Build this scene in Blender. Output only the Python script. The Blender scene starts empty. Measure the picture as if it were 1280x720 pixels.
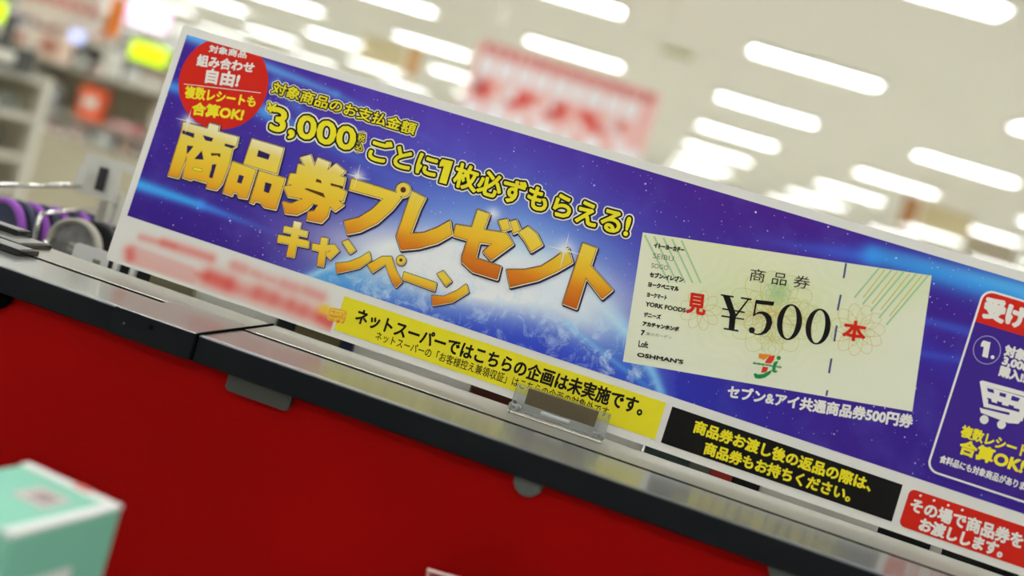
import bpy, math, random
from mathutils import Vector, Matrix
random.seed(7)
S = bpy.context.scene
COL = S.collection

# ------------------------------------------------------------------ camera
F = 1300.0                                   # focal length in pixels of the 1280 wide frame
CAM = Vector((0.572819695117187, -0.9576432993410218, 1.0798491246562927))
CR = Vector((0.9376817165628857, 0.18427971658422015, 0.294608188072429))
CU = Vector((-0.30294233170677615, 0.018180835510401894, 0.9528354532028105))
CF = Vector((-0.17023202426024847, 0.9827056747957567, -0.07287396407822863))
cd = bpy.data.cameras.new('camera')
cam = bpy.data.objects.new('camera', cd); COL.objects.link(cam)
cd.sensor_width = 36; cd.lens = F * 36 / 1280
cd.clip_start = 0.02; cd.clip_end = 200
cam.matrix_world = Matrix(((CR.x, CU.x, -CF.x, CAM.x), (CR.y, CU.y, -CF.y, CAM.y), (CR.z, CU.z, -CF.z, CAM.z), (0, 0, 0, 1)))
cd.dof.use_dof = True; cd.dof.focus_distance = 0.975; cd.dof.aperture_fstop = 2.15
cd.dof.aperture_blades = 0
S.camera = cam

# ------------------------------------------------------------------ world, exposure
S.view_settings.view_transform = 'Standard'
try: S.view_settings.look = 'None'
except Exception: pass
S.view_settings.gamma = 1.0
S.view_settings.use_curve_mapping = False
S.view_settings.exposure = -0.36
LAMP = 28.5
w = bpy.data.worlds.new('world'); S.world = w; w.use_nodes = True
w.node_tree.nodes['Background'].inputs[0].default_value = (0.9, 0.9, 0.82, 1)
w.node_tree.nodes['Background'].inputs[1].default_value = 0.35
S.cycles.use_denoising = True
S.cycles.max_bounces = 8
S.cycles.sample_clamp_indirect = 6

# ------------------------------------------------------------------ helpers
def lin(c):
    return tuple((x / 255 / 12.92) if x / 255 <= .04045 else ((x / 255 + .055) / 1.055) ** 2.4 for x in c)
def ray(px, py): return CF + CR * ((px - 640) / F) - CU * ((py - 360) / F)
def at_z(px, py, z):
    d = ray(px, py); return CAM + d * ((z - CAM.z) / d.z)
def at_y(px, py, y):
    d = ray(px, py); return CAM + d * ((y - CAM.y) / d.y)
def at_d(px, py, dist): return CAM + ray(px, py) * dist
LEAN = math.radians(5.0)
BB = Vector((0, 0, 0.91))                    # lower left corner of the poster
BV = Vector((0, math.sin(LEAN), math.cos(LEAN)))
BN = Vector((0, -math.cos(LEAN), math.sin(LEAN)))
def uv(px, py):                              # point of the poster plane seen at a pixel
    d = ray(px, py); t = (BB - CAM).dot(BN) / d.dot(BN)
    p = CAM + d * t - BB
    return (p.x, p.dot(BV))
def px_of(u, v):
    d = BB + Vector((u, 0, 0)) + BV * v - CAM; z = d.dot(CF)
    return (640 + F * d.dot(CR) / z, 360 - F * d.dot(CU) / z)
PXM = 0.00072                                # one pixel on the poster, in metres

MATS = {}
def mat(name, rgb, rough=.5, metal=0, spec=.5, emit=None, estr=0, bump=None, vary=None, **kw):
    if name in MATS: return MATS[name]
    m = bpy.data.materials.new(name); m.use_nodes = True
    nt = m.node_tree; b = nt.nodes['Principled BSDF']
    c = lin(rgb)
    b.inputs['Base Color'].default_value = (*c, 1); b.inputs['Roughness'].default_value = rough
    b.inputs['Metallic'].default_value = metal; b.inputs['Specular IOR Level'].default_value = spec
    if emit:
        b.inputs['Emission Color'].default_value = (*lin(emit), 1); b.inputs['Emission Strength'].default_value = estr
    for k, v in kw.items(): b.inputs[k.replace('_', ' ')].default_value = v
    if vary or bump:
        tc = nt.nodes.new('ShaderNodeTexCoord'); no = nt.nodes.new('ShaderNodeTexNoise')
        nt.links.new(tc.outputs['Object'], no.inputs['Vector'])
        no.inputs['Scale'].default_value = (vary or bump)[0]; no.inputs['Detail'].default_value = 4
        if vary:
            mx = nt.nodes.new('ShaderNodeMix'); mx.data_type = 'RGBA'
            mx.inputs[6].default_value = (*[x * (1 - vary[1]) for x in c], 1)
            mx.inputs[7].default_value = (*[min(1, x * (1 + vary[1])) for x in c], 1)
            nt.links.new(no.outputs['Fac'], mx.inputs[0]); nt.links.new(mx.outputs[2], b.inputs['Base Color'])
        if bump:
            bp = nt.nodes.new('ShaderNodeBump'); bp.inputs['Strength'].default_value = bump[1]; bp.inputs['Distance'].default_value = bump[2]
            nt.links.new(no.outputs['Fac'], bp.inputs['Height']); nt.links.new(bp.outputs[0], b.inputs['Normal'])
    MATS[name] = m; return m

def link(name, verts, faces, m, parent=None, smooth=False):
    me = bpy.data.meshes.new(name); me.from_pydata([tuple(v) for v in verts], [], faces)
    me.update()
    if smooth:
        me.polygons.foreach_set('use_smooth', [True] * len(me.polygons))
    me.materials.append(m)
    o = bpy.data.objects.new(name, me); COL.objects.link(o)
    if parent: o.parent = parent
    return o
def empty(name, loc=(0, 0, 0), rot=(0, 0, 0)):
    o = bpy.data.objects.new(name, None); o.location = loc; o.rotation_euler = rot; o.empty_display_size = .05
    COL.objects.link(o); return o
def tag(o, label=None, cat=None, group=None, kind=None):
    if label: o['label'] = label
    if cat: o['category'] = cat
    if group: o['group'] = group
    if kind: o['kind'] = kind
    return o

class MB:
    def __init__(s): s.v = []; s.f = []
    def add(s, vs, fs):
        n = len(s.v); s.v += [tuple(v) for v in vs]; s.f += [tuple(i + n for i in f) for f in fs]; return s
    def box(s, x0, x1, y0, y1, z0, z1, bv=0.0):
        if bv <= 0:
            s.add([(x0,y0,z0),(x1,y0,z0),(x1,y1,z0),(x0,y1,z0),(x0,y0,z1),(x1,y0,z1),(x1,y1,z1),(x0,y1,z1)],
                  [(0,3,2,1),(4,5,6,7),(0,1,5,4),(1,2,6,5),(2,3,7,6),(3,0,4,7)]); return s
        # box with all edges chamfered
        V = []; idx = {}
        xs = (x0, x1); ys = (y0, y1); zs = (z0, z1)
        for i in (0, 1):
            for j in (0, 1):
                for k in (0, 1):
                    sx, sy, sz = (1, -1)[i], (1, -1)[j], (1, -1)[k]
                    X, Y, Z = xs[i], ys[j], zs[k]
                    idx[i, j, k, 'x'] = len(V); V.append((X, Y + sy * bv, Z + sz * bv))
                    idx[i, j, k, 'y'] = len(V); V.append((X + sx * bv, Y, Z + sz * bv))
                    idx[i, j, k, 'z'] = len(V); V.append((X + sx * bv, Y + sy * bv, Z))
        Fc = []
        for i in (0, 1):
            Fc.append([idx[i, a, b, 'x'] for a, b in ((0,0),(1,0),(1,1),(0,1))])
            Fc.append([idx[a, i, b, 'y'] for a, b in ((0,0),(1,0),(1,1),(0,1))])
            Fc.append([idx[a, b, i, 'z'] for a, b in ((0,0),(1,0),(1,1),(0,1))])
        for a in (0, 1):
            for b in (0, 1):
                Fc.append([idx[0,a,b,'y'], idx[1,a,b,'y'], idx[1,a,b,'z'], idx[0,a,b,'z']])
                Fc.append([idx[a,0,b,'x'], idx[a,1,b,'x'], idx[a,1,b,'z'], idx[a,0,b,'z']])
                Fc.append([idx[a,b,0,'x'], idx[a,b,1,'x'], idx[a,b,1,'y'], idx[a,b,0,'y']])
                for k in (0, 1): Fc.append([idx[a,b,k,'x'], idx[a,b,k,'y'], idx[a,b,k,'z']])
        c = Vector(((x0+x1)/2, (y0+y1)/2, (z0+z1)/2)); out = []
        for f in Fc:
            p = [Vector(V[i]) for i in f]; n = (p[1]-p[0]).cross(p[2]-p[0])
            if n.dot(sum(p, Vector())/len(p) - c) < 0: f = f[::-1]
            out.append(tuple(f))
        return s.add(V, out)
    def tube(s, pts, r, n=10, closed=False, rx=None):
        pts = [Vector(p) for p in pts]; N = len(pts); rings = []
        up = Vector((0, 0, 1)); prev = None
        for i, p in enumerate(pts):
            a = pts[(i - 1) % N] if (closed or i > 0) else p; b = pts[(i + 1) % N] if (closed or i < N - 1) else p
            t = (b - a).normalized()
            if prev is None:
                ref = up if abs(t.dot(up)) < .95 else Vector((1, 0, 0)); x = t.cross(ref).normalized()
            else: x = (prev - t * prev.dot(t)).normalized()
            prev = x; y = t.cross(x)
            R = r[i] if isinstance(r, (list, tuple)) else r
            rings.append([p + x * (math.cos(2*math.pi*k/n) * R) + y * (math.sin(2*math.pi*k/n) * R) for k in range(n)])
        V = [v for q in rings for v in q]; Fs = []
        for i in range(N if closed else N - 1):
            j = (i + 1) % N
            for k in range(n): Fs.append((i*n + k, i*n + (k+1) % n, j*n + (k+1) % n, j*n + k))
        if not closed: Fs += [tuple(range(n))[::-1], tuple(range((N-1)*n, N*n))]
        return s.add(V, Fs)
    def prism(s, poly, lo, hi, axis='y'):           # poly in (x, z) when axis is y, in (x, y) when z
        n = len(poly)
        def P(p, t): return (p[0], t, p[1]) if axis == 'y' else ((p[0], p[1], t) if axis == 'z' else (t, p[0], p[1]))
        return s.add([P(p, lo) for p in poly] + [P(p, hi) for p in poly],
                     [tuple(range(n))[::-1], tuple(range(n, 2*n))] + [(i, (i+1) % n, n + (i+1) % n, n + i) for i in range(n)])
    def xf(s, M): s.v = [tuple(M @ Vector(v)) for v in s.v]; return s
    def build(s, name, m, parent=None, smooth=False): return link(name, s.v, s.f, m, parent, smooth)
def rrect(x0, x1, y0, y1, r, n=5, corners=(1,1,1,1)):
    out = []
    for k, (cx, cy, a0) in enumerate(((x1-r, y1-r, 0), (x0+r, y1-r, 90), (x0+r, y0+r, 180), (x1-r, y0+r, 270))):
        if corners[k]:
            for i in range(n + 1):
                a = math.radians(a0 + 90 * i / n); out.append((cx + r*math.cos(a), cy + r*math.sin(a)))
        else:
            out.append(((x1,y1),(x0,y1),(x0,y0),(x1,y0))[k])
    return out

# ------------------------------------------------------------------ the room and its lamps
M_ceil = mat('ceiling paint', (233, 230, 214), .9, vary=(.6, .03))
M_floor = mat('floor tile', (224, 222, 214), .4, vary=(1.2, .05))
M_wall = mat('wall paint', (226, 223, 212), .85, vary=(.5, .05))
X0, X1, Y0, Y1, ZC = -26.0, 14.0, -9.0, 40.0, 3.2
tag(MB().box(X0, X1, Y0, Y1, -.1, 0).build('floor', M_floor), kind='structure')
tag(MB().box(X0, X1, Y0, Y1, ZC, ZC + .1).build('ceiling', M_ceil), kind='structure')
tag(MB().box(X0, X1, Y1, Y1 + .1, 0, ZC).build('wall_back', M_wall), kind='structure')
tag(MB().box(X0, X1, Y0 - .1, Y0, 0, ZC).build('wall_front', M_wall), kind='structure')
tag(MB().box(X0 - .1, X0, Y0, Y1, 0, ZC).build('wall_left', M_wall), kind='structure')
tag(MB().box(X1, X1 + .1, Y0, Y1, 0, ZC).build('wall_right', M_wall), kind='structure')

M_lampf = mat('lamp housing', (235, 235, 228), .5)
M_lamp = mat('lamp diffuser', (255, 255, 255), .6, emit=(247, 250, 255), estr=LAMP)
SY = Vector((-.0894, .996, 0)); SX = Vector((.996, .0894, 0))
SYAW = math.atan2(SX.y, SX.x)
hb = None
ORD = ['first', 'second', 'third', 'fourth', 'fifth', 'sixth', 'seventh', 'eighth', 'ninth', 'tenth', 'eleventh', 'twelfth', 'thirteenth', 'fourteenth', 'fifteenth', 'sixteenth', 'seventeenth', 'eighteenth']
def pix(p):
    d = Vector(p) - CAM; z = d.dot(CF)
    return (640 + F * d.dot(CR) / z, 360 - F * d.dot(CU) / z) if z > .05 else (-9999, 9999)
rows_seen = []
for j in range(-5, 10):
    for i in range(-8, 5):
        p = Vector((0.95, 9.15, 0)) + Vector((2.48, .2, 0)) * i + Vector((-.28, 3.13, 0)) * j
        if not (X0 + 1 < p.x < X1 - 1 and Y0 + .7 < p.y < Y1 - 1): continue
        if p.y < 5 and (abs(p.x - .5) > 6.5): continue
        if p.y > 8 and p.x < -4 - .85 * p.y: continue
        t = empty('ceiling_light', (p.x, p.y, ZC), (0, 0, SYAW))
        qx, qy = pix(p + Vector((0, 0, ZC)))
        seen = -60 < qx < 1340 and -40 < qy < 20 + .2945 * (qx - 229) + 31 if qx > 229 else (-60 < qx and -40 < qy < 340)
        if seen:
            if j not in rows_seen: rows_seen.append(j); in_row = 0
            in_row += 1
            tag(t, 'glowing ceiling lamp, %s from the left in the %s lamp row from the front' % (ORD[in_row-1], ORD[len(rows_seen)-1]), 'ceiling light', 'ceiling lamps in long rows')
        else:
            tag(t, 'long white ceiling lamp outside the picture', 'ceiling light', 'ceiling lamps out of view')
        if hb is None:
            a = MB().box(-.64, .64, -.16, -.145, -.048, -.0002).box(-.64, .64, .145, .16, -.048, -.0002).box(-.64, -.615, -.145, .145, -.048, -.0002).box(.615, .64, -.145, .145, -.048, -.0002).build('housing', M_lampf, t)
            b = MB().box(-.615, .615, -.145, .145, -.006, -.0005).build('diffuser', M_lamp, t)
            hb = (a.data, b.data)
        else:
            for nm, me in (('housing', hb[0]), ('diffuser', hb[1])):
                c = bpy.data.objects.new(nm, me); COL.objects.link(c); c.parent = t

# ------------------------------------------------------------------ the counter
CT = 0.90
YB, YG, YF = 0.0115, -0.060, -0.1415
XA, XJ, XE = -0.42, 0.187, 1.60
M_top = mat('brushed counter top', (146, 147, 142), .22, metal=.55, spec=.5, bump=(900, .04, .0002))
M_top2 = mat('rear counter strip', (141, 139, 127), .36, metal=.2, spec=.5)
M_band = mat('charcoal edge band', (16, 20, 24), .5, spec=.12, vary=(60, .15), bump=(1500, .1, .0002))
M_cap = mat('counter edge metal', (120, 124, 126), .3, metal=.7)  # lighter grey metal of the edge line, small screw and case trim
M_black = mat('black rubber', (8, 8, 9), .95, spec=.03)
M_red = mat('red panel cloth', (160, 5, 3), .8, spec=.08, vary=(6, .06), bump=(1200, .15, .0002))
M_grey = mat('grey bracket', (62, 62, 58), .5, spec=.4)
M_disc = mat('grey disc', (92, 98, 92), .55, spec=.3, bump=(300, .2, .0005), vary=(200, .12))
ctr = empty('checkout_counter', (0, 0, 0))
tag(ctr, 'counter with grey metal top, charcoal edge band and red front', 'counter')
# left and right top sections (parts)
for nm, xa, xb in (('left', XA, XJ - .0012), ('right', XJ + .0012, XE)):
    MB().box(xa, xb, YF + .002, YG - .0015, CT - .012, CT, .0006).build('top_plate', M_top, ctr)
    MB().box(xa, xb, YG + .0015, YB, CT - .012, CT + .0003, .0005).build('rear_strip', M_top2, ctr)
    MB().box(xa, xb, YG - .0045, YG + .0022, CT - .012, CT + .0002, .0002).build('groove_seal', M_black, ctr)
    MB().box(xa, xb, YF - .0035, YF + .0018, CT - .0228, CT - .0006, .0008).build('edge_band', M_band, ctr)
    MB().box(xa, xb, YF - .0030, YF + .0020, CT - .0008, CT - .0001, .0002).build('edge_line', M_cap, ctr)
    MB().box(xa if nm == 'left' else .20, min(xb, .42 if nm == 'right' else .13), YG + .0022, YG + .0036, CT - .003, CT + .0008, .0001).build('groove_trim', mat('bright groove edge', (190, 190, 182), .25, metal=.8), ctr)
# joint cover plate
MB().box(.108, XJ - .0012, YF - .0042, YG + .020, CT - .0005, CT + .0010, .0003).build('joint_cover', M_top, ctr)
MB().box(.108, XJ - .0012, YF - .0046, YF - .0030, CT - .0232, CT + .0006, .0004).build('joint_sleeve', M_band, ctr)
MB().box(XJ - .0011, XJ + .0009, YF - .0050, .010, CT - .022, CT + .0016).build('joint_seal', M_black, ctr)
for px, py, r in ((189, 409, .0022), (155, 404, .0008)):
    q = at_y(px, py, YF - .0046)
    c = [(q.x + r*math.cos(a), q.z + r*math.sin(a)) for a in [k*math.pi/6 for k in range(12)]]
    MB().prism(c, YF - .0052, YF - .003).build('screw', M_black if r > .001 else M_cap, ctr)
MB().box(XA, XE, YF + .06, YB - .002, CT - .05, CT - .0125).build('support_rail', M_black, ctr)
MB().box(XA + .02, XE - .02, YF + .05, YB - .004, 0, CT - .05).build('cabinet_body', mat('counter body', (60, 58, 55), .6), ctr)
MB().box(XA, XE, YF - .45, YF + .04, .52, .55, .004).build('front_ledge', mat('ledge laminate', (70, 66, 62), .4), ctr)
MB().box(XA, XE, YF - .43, YF + .06, 0, .52).build('ledge_base', M_black, ctr)
# red front: gently wavy sheet
vs, fs = [], []; nx, nz = 170, 44
YR = YF + .013
for j in range(nz + 1):
    for i in range(nx + 1):
        x = XA + (XE - XA) * i / nx; z = .55 + (CT - .0245 - .55) * j / nz
        t = (CT - z)
        wv = .0035 * math.sin(x * 13 + t * 9 + 1.2) * min(1, t / .12) + .0018 * math.sin(x * 31 - t * 22) * min(1, t / .15) + .006 * math.sin(x * 4.1 - t * 7) * min(1, t / .2)
        vs.append((x, YR - wv * .8, z))
for j in range(nz):
    for i in range(nx):
        a = j * (nx + 1) + i; fs.append((a, a + 1, a + nx + 2, a + nx + 1))
o = link('front_panel', vs, fs, M_red, ctr, True); o['label'] = 'red cloth front'
# grey bracket below the band and round discs
q0, q1 = at_y(291, 465, YR - .004), at_y(366, 490, YR - .004)
zb = at_y(345, 508, YR - .004).z
MB().prism(rrect(q0.x - .001, q1.x + .002, zb, CT - .022, .004, 5, (0,0,1,1)), YR - .0085, YR - .0035).build('bracket_tab', M_grey, ctr)
for px, py in ((661, 602), (981, 712), (-4, 363)):
    q = at_y(px, py, YR - .006); r = .0122 if px > 0 else .0165
    c = [(q.x + r*math.cos(k*math.pi/20), q.z + r*math.sin(k*math.pi/20)) for k in range(40)]
    mb = MB(); n = 40; c2 = [(q.x + (r-.0008)*math.cos(k*math.pi/20), q.z + (r-.0008)*math.sin(k*math.pi/20)) for k in range(40)]
    mb.add([(p[0], YR - .004, p[1]) for p in c] + [(p[0], YR - .0075, p[1]) for p in c] + [(p[0], YR - .0083, p[1]) for p in c2],
           [tuple(range(2*n, 3*n))] + [(i, (i+1)%n, n+(i+1)%n, n+i) for i in range(n)] + [(n+i, n+(i+1)%n, 2*n+(i+1)%n, 2*n+i) for i in range(n)])
    d = mb.build('round_fastener', M_disc if px > 0 else M_black, ctr)

# ------------------------------------------------------------------ lettering machinery
_fc = bpy.data.curves.new('letters', 'FONT'); _fo = bpy.data.objects.new('letters', _fc); COL.objects.link(_fo)
_fc.resolution_u = 3
GC = {}
def glyphs(text):
    if text in GC: return GC[text]
    _fc.body = text; bpy.context.view_layer.update()
    me = bpy.data.meshes.new_from_object(_fo.evaluated_get(bpy.context.evaluated_depsgraph_get()))
    V = [(v.co.x, v.co.y) for v in me.vertices]; P = [tuple(p.vertices) for p in me.polygons]
    bpy.data.meshes.remove(me)
    cnt = {}
    for f in P:
        for a, b in zip(f, f[1:] + f[:1]):
            k = (min(a, b), max(a, b)); cnt[k] = cnt.get(k, 0) + 1
    E = [k for k, n in cnt.items() if n == 1]
    x0 = min(v[0] for v in V); x1 = max(v[0] for v in V); y0 = min(v[1] for v in V); y1 = max(v[1] for v in V)
    V = [((x - x0)/(x1 - x0), (y - y0)/(y1 - y0)) for x, y in V]
    GC[text] = (V, P, E); return GC[text]
def orient(P, V):                             # all faces towards -y (the viewer's side)
    out = []
    for f in P:
        s = 0
        for k in range(len(f)):
            a, b = V[f[k]], V[f[(k+1) % len(f)]]; s += a[0]*b[1] - b[0]*a[1]
        out.append(f if s > 0 else f[::-1])
    return out
def dilate(V, P, E, r, n=8):
    V = list(V); P = list(P)
    if r <= 0: return V, P
    for a, b in E:
        ax, ay = V[a]; bx, by = V[b]; dx, dy = bx-ax, by-ay; L = math.hypot(dx, dy)
        if L < 1e-9: continue
        nx_, ny_ = -dy/L*r, dx/L*r; k = len(V)
        V += [(ax+nx_, ay+ny_), (ax-nx_, ay-ny_), (bx-nx_, by-ny_), (bx+nx_, by+ny_)]; P.append((k, k+1, k+2, k+3))
    for a in {i for e in E for i in e}:
        x, y = V[a]; k = len(V)
        V += [(x + r*math.cos(2*math.pi*i/n), y + r*math.sin(2*math.pi*i/n)) for i in range(n)]; P.append(tuple(range(k, k+n)))
    return V, P
LAY = 0.00012
def flat(name, V, P, m, layer, parent, off=(0, 0), grad=None, jit=None):
    P = orient(P, V); lev = [0.0] * len(V)
    if jit is not None:                       # overlapping stroke pieces get depths of their own
        for k in range(jit, len(P)):
            for i in P[k]: lev[i] = (1 + (k * 7) % 19) * 3.2e-6
    o = link(name, [(x + off[0], -layer * LAY + l_, y + off[1]) for (x, y), l_ in zip(V, lev)], P, m, parent)
    if grad is not None:
        at = o.data.attributes.new('grad', 'FLOAT', 'POINT'); at.data.foreach_set('value', [grad(x, y) for x, y in V])
    return o
def quad_map(V, q):                           # q = TL TR BR BL in pixels
    tl, tr, br, bl = [uv(*p) for p in q]; out = []
    for s, t in V:
        out.append(tuple((bl[i]*(1-s) + br[i]*s)*(1-t) + (tl[i]*(1-s) + tr[i]*s)*t for i in (0, 1)))
    return out
def letters(text, q, m, layer, parent, bold=0.0, name='lettering', outlines=(), label=None):
    V, P, E = glyphs(text); V = quad_map(V, q)
    Vb, Pb = dilate(V, P, E, bold * PXM)
    o = flat(name, Vb, Pb, m, layer, parent, jit=len(P))
    for k, (r, om) in enumerate(outlines):    # widest last
        a, b = dilate(V, P, E, r * PXM, 10)
        flat('outline', a, b, om, layer - .7 - k * .7, o, jit=len(P))
    if label: o['label'] = label
    return o
def poly(name, pts, m, layer, parent, px=True):
    V = [uv(*p) for p in pts] if px else list(pts)
    return flat(name, V, [tuple(range(len(V)))], m, layer, parent)
def strip(V0, V1):                            # band between two equal point lists
    n = len(V0); return V0 + V1, [(i, i+1, n+i+1, n+i) for i in range(n-1)]
def lines(name, segs, wpx, m, layer, parent):
    V, P = [], []
    for (a, b) in segs:
        (ax, ay), (bx, by) = uv(*a), uv(*b); L = math.hypot(bx-ax, by-ay); w_ = wpx * PXM / 2
        nx_, ny_ = -(by-ay)/L*w_, (bx-ax)/L*w_; k = len(V)
        V += [(ax+nx_, ay+ny_), (ax-nx_, ay-ny_), (bx-nx_, by-ny_), (bx+nx_, by+ny_)]; P.append((k, k+1, k+2, k+3))
    return flat(name, V, P, m, layer, parent)
def path(name, pts, wpx, m, layer, parent, closed=False):
    V = [uv(*p) for p in pts]; n = len(V); E = [(i, (i+1) % n) for i in range(n if closed else n-1)]
    a, b = dilate(V, [], E, wpx * PXM / 2, 6)
    return flat(name, a, b, m, layer, parent, jit=0)

def multi(name, polys, m, layer, parent):
    V, P = [], []  # several printed shapes of one colour
    for q in polys:
        k = len(V); V += [uv(*p) for p in q]; P.append(tuple(range(k, k+len(q))))
    return flat(name, V, P, m, layer, parent, jit=0)
def pm(name, rgb): return mat('print ' + name, rgb, .5, spec=.14)
W_ = pm('white', (238, 236, 230)); Yl = pm('yellow', (240, 226, 40)); Bk = pm('black', (16, 15, 14)); Rd = pm('red', (206, 34, 18))
Br = pm('brown', (92, 52, 14)); Cr = pm('cream', (240, 226, 180)); Nv = pm('navy', (42, 26, 90)); Pu = pm('purple', (62, 34, 140))
YS = pm('strip yellow', (233, 221, 42)); Sh = pm('letter shadow', (34, 34, 92))

# gold printed letters: printed ramp along each letter
Gd = bpy.data.materials.new('print gold'); Gd.use_nodes = True
nt = Gd.node_tree; b = nt.nodes['Principled BSDF']; b.inputs['Roughness'].default_value = .5; b.inputs['Specular IOR Level'].default_value = .14
an = nt.nodes.new('ShaderNodeAttribute'); an.attribute_name = 'grad'; cr_ = nt.nodes.new('ShaderNodeValToRGB')
nt.links.new(an.outputs['Fac'], cr_.inputs[0]); nt.links.new(cr_.outputs[0], b.inputs['Base Color'])
els = cr_.color_ramp.elements
els[0].position = 0; els[0].color = (*lin((196, 92, 22)), 1); els[1].position = 1; els[1].color = (*lin((242, 234, 190)), 1)
for p_, c_ in ((.22, (216, 126, 28)), (.42, (234, 180, 40)), (.68, (238, 206, 62)), (.86, (236, 212, 96))):
    e = els.new(p_); e.color = (*lin(c_), 1)

# ------------------------------------------------------------------ the poster
pb = empty('campaign_poster', BB, (-LEAN, 0, 0))
tag(pb, 'wide purple poster board with gold title leaning behind the counter edge', 'poster')
HB = 0.25; UE = uv(1420, 560)[0]
M_board = pm('board white', (232, 230, 224))
outl = rrect(0, UE, 0, HB, .0035, 4, (1, 1, 1, 1))
us_ = [uv(520, 457)[0], uv(1000, 621)[0]]   # the lower edge sags a little towards the right
outl = [p for p in outl if not (p[0] > UE/2 and p[1] < HB/2)]
outl += [(us_[0], 0), (us_[1], -.0022), (UE - .0035, -.0026), (UE, .001)]
MB().prism(outl, 0, .003).build('board', M_board, pb)

# colour of the printed picture, as a function of place on the sheet (pixel frame used as drawing units)
def sm(a, b, x):
    t = max(0, min(1, (x - a) / (b - a))); return t*t*(3-2*t)
def mixc(c, d, w_): return tuple(a + (b_-a)*w_ for a, b_ in zip(c, d))
LIMB = [(330, 372), (385, 346), (430, 325), (480, 309), (540, 303), (600, 303), (650, 313), (700, 335), (745, 372), (785, 415), (815, 462), (830, 500), (845, 560)]
def limb_y(x):
    for (a, b_), (c, d) in zip(LIMB, LIMB[1:]):
        if a <= x <= c: return b_ + (d-b_)*(x-a)/(c-a)
    return 1e9
def seg(x, y, a, b_):
    dx, dy = b_[0]-a[0], b_[1]-a[1]; L2 = dx*dx+dy*dy; t = max(0, min(1, ((x-a[0])*dx+(y-a[1])*dy)/L2))
    return math.hypot(x-a[0]-t*dx, y-a[1]-t*dy), t
def gau(x, y, cx, cy, ra, rb, ang=17):
    a = math.radians(ang); dx, dy = x-cx, y-cy; p = dx*math.cos(a)+dy*math.sin(a); q = -dx*math.sin(a)+dy*math.cos(a)
    return math.exp(-(p/ra)**2 - (q/rb)**2)
BEAMS = [((236, 44), (420, 118), 9, 5, (100, 185, 250), .95, .55), ((420, 118), (560, 185), 5, 3, (90, 160, 240), .55, 0),
         ((215, 108), (335, 140), 8, 9, (70, 160, 240), .9, .7), ((335, 140), (500, 225), 10, 5, (80, 170, 250), .75, 0), ((345, 105), (420, 185), 9, 4, (90, 180, 250), .6, 0),
         ((160, 226), (250, 256), 9, 6, (64, 178, 252), 1, .85), ((250, 256), (345, 292), 6, 3, (70, 150, 245), .85, .1),
         ((925, 296), (1090, 322), 3, 13, (60, 120, 235), 0, .8), ((1090, 318), (1290, 372), 13, 24, (58, 160, 240), .85, 1), ((1060, 300), (1290, 366), 3, 9, (120, 205, 250), 0, .5),
         ((1140, 396), (1230, 420), 5, 8, (60, 120, 230), .5, .55), ((1140, 440), (1215, 452), 5, 7, (60, 110, 225), .5, .5), ((1140, 425), (1240, 500), 18, 18, (60, 70, 200), .4, .1)]
def art(x, y):
    s = (x - 236) * .956 + (y - 42) * .292; t = -(x - 236) * .292 + (y - 42) * .956     # along, down
    c = (61, 30, 141)
    c = mixc(c, (54, 26, 134), sm(120, 280, t) * (1 - sm(150, 330, s)))
    c = mixc(c, (88, 56, 172), gau(x, y, 560, 170, 220, 70))
    c = mixc(c, (74, 28, 138), gau(x, y, 930, 240, 150, 60) * .9)
    c = mixc(c, (70, 96, 206), .85 * gau(x, y, 610, 290, 250, 95))
    c = mixc(c, (124, 166, 236), .8 * gau(x, y, 640, 300, 150, 60))
    c = mixc(c, (38, 52, 178), .8 * gau(x, y, 830, 490, 140, 60))
    c = mixc(c, (56, 30, 140), sm(1000, 1180, x) * sm(400, 520, y))
    d = y - limb_y(x)
    st, cl = 1.0, 0.0
    if abs(d) < 400:
        inn = sm(-2, 7, d)
        body = mixc((58, 148, 226), (42, 66, 196), sm(10, 120, d))
        body = mixc(body, (44, 58, 190), sm(560, 800, x) * .6)
        fade = 1 - sm(790, 860, x) * .6
        c = mixc(c, body, inn * fade)
        dd = d * (.95 if x < 640 else .6)
        c = mixc(c, (150, 222, 252), .9 * math.exp(-(dd / (5 if x < 500 else 9)) ** 2) * (1 - .2 * sm(800, 850, x)))
        c = mixc(c, (110, 170, 240), .5 * math.exp(-abs(dd) / 26) * (d < 0))
        cl = inn * (.35 + .5 * sm(60, 0, abs(d - 60))); st = 1 - .6 * inn
    c = mixc(c, (242, 244, 246), min(1, 1.7 * gau(x, y, 590, 340, 160, 40, 12)))
    c = mixc(c, (232, 240, 248), min(1, 1.1 * gau(x, y, 700, 365, 80, 32, 40)))
    for a, b_, w0, w1, col, s0, s1 in BEAMS:
        dist, tt = seg(x, y, a, b_); w_ = w0 + (w1-w0)*tt; k = s0 + (s1-s0)*tt
        c = mixc(c, col, k * math.exp(-(dist / w_) ** 2))
    dist, tt = seg(x, y, (706, 404), (812, 486)); c = mixc(c, (130, 220, 252), .6 * (1-tt*.6) * math.exp(-(dist/3) ** 2))
    for gx, gy, gr in ((236, 152, 9), (447, 221, 8), (706, 313, 12), (616, 268, 8)):
        c = mixc(c, (245, 245, 255), .9 * math.exp(-((x-gx)**2 + (y-gy)**2) / gr**2))
    st *= 1 - min(1, 1.3 * gau(x, y, 600, 342, 175, 45, 14)) * .85
    return c, st, cl
U0, V0 = uv(157.5, 267); U0b, V1 = uv(236.5, 42.5)
V0 = sum(uv(x, y)[1] for x, y in ((157.5, 267), (434, 356.5), (860, 504), (1280, 648))) / 4
V1 = sum(uv(x, y)[1] for x, y in ((236.5, 42.5), (500, 121), (866, 231), (1270, 352))) / 4
U0 = (U0 + U0b) / 2; U1 = UE - .008
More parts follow.
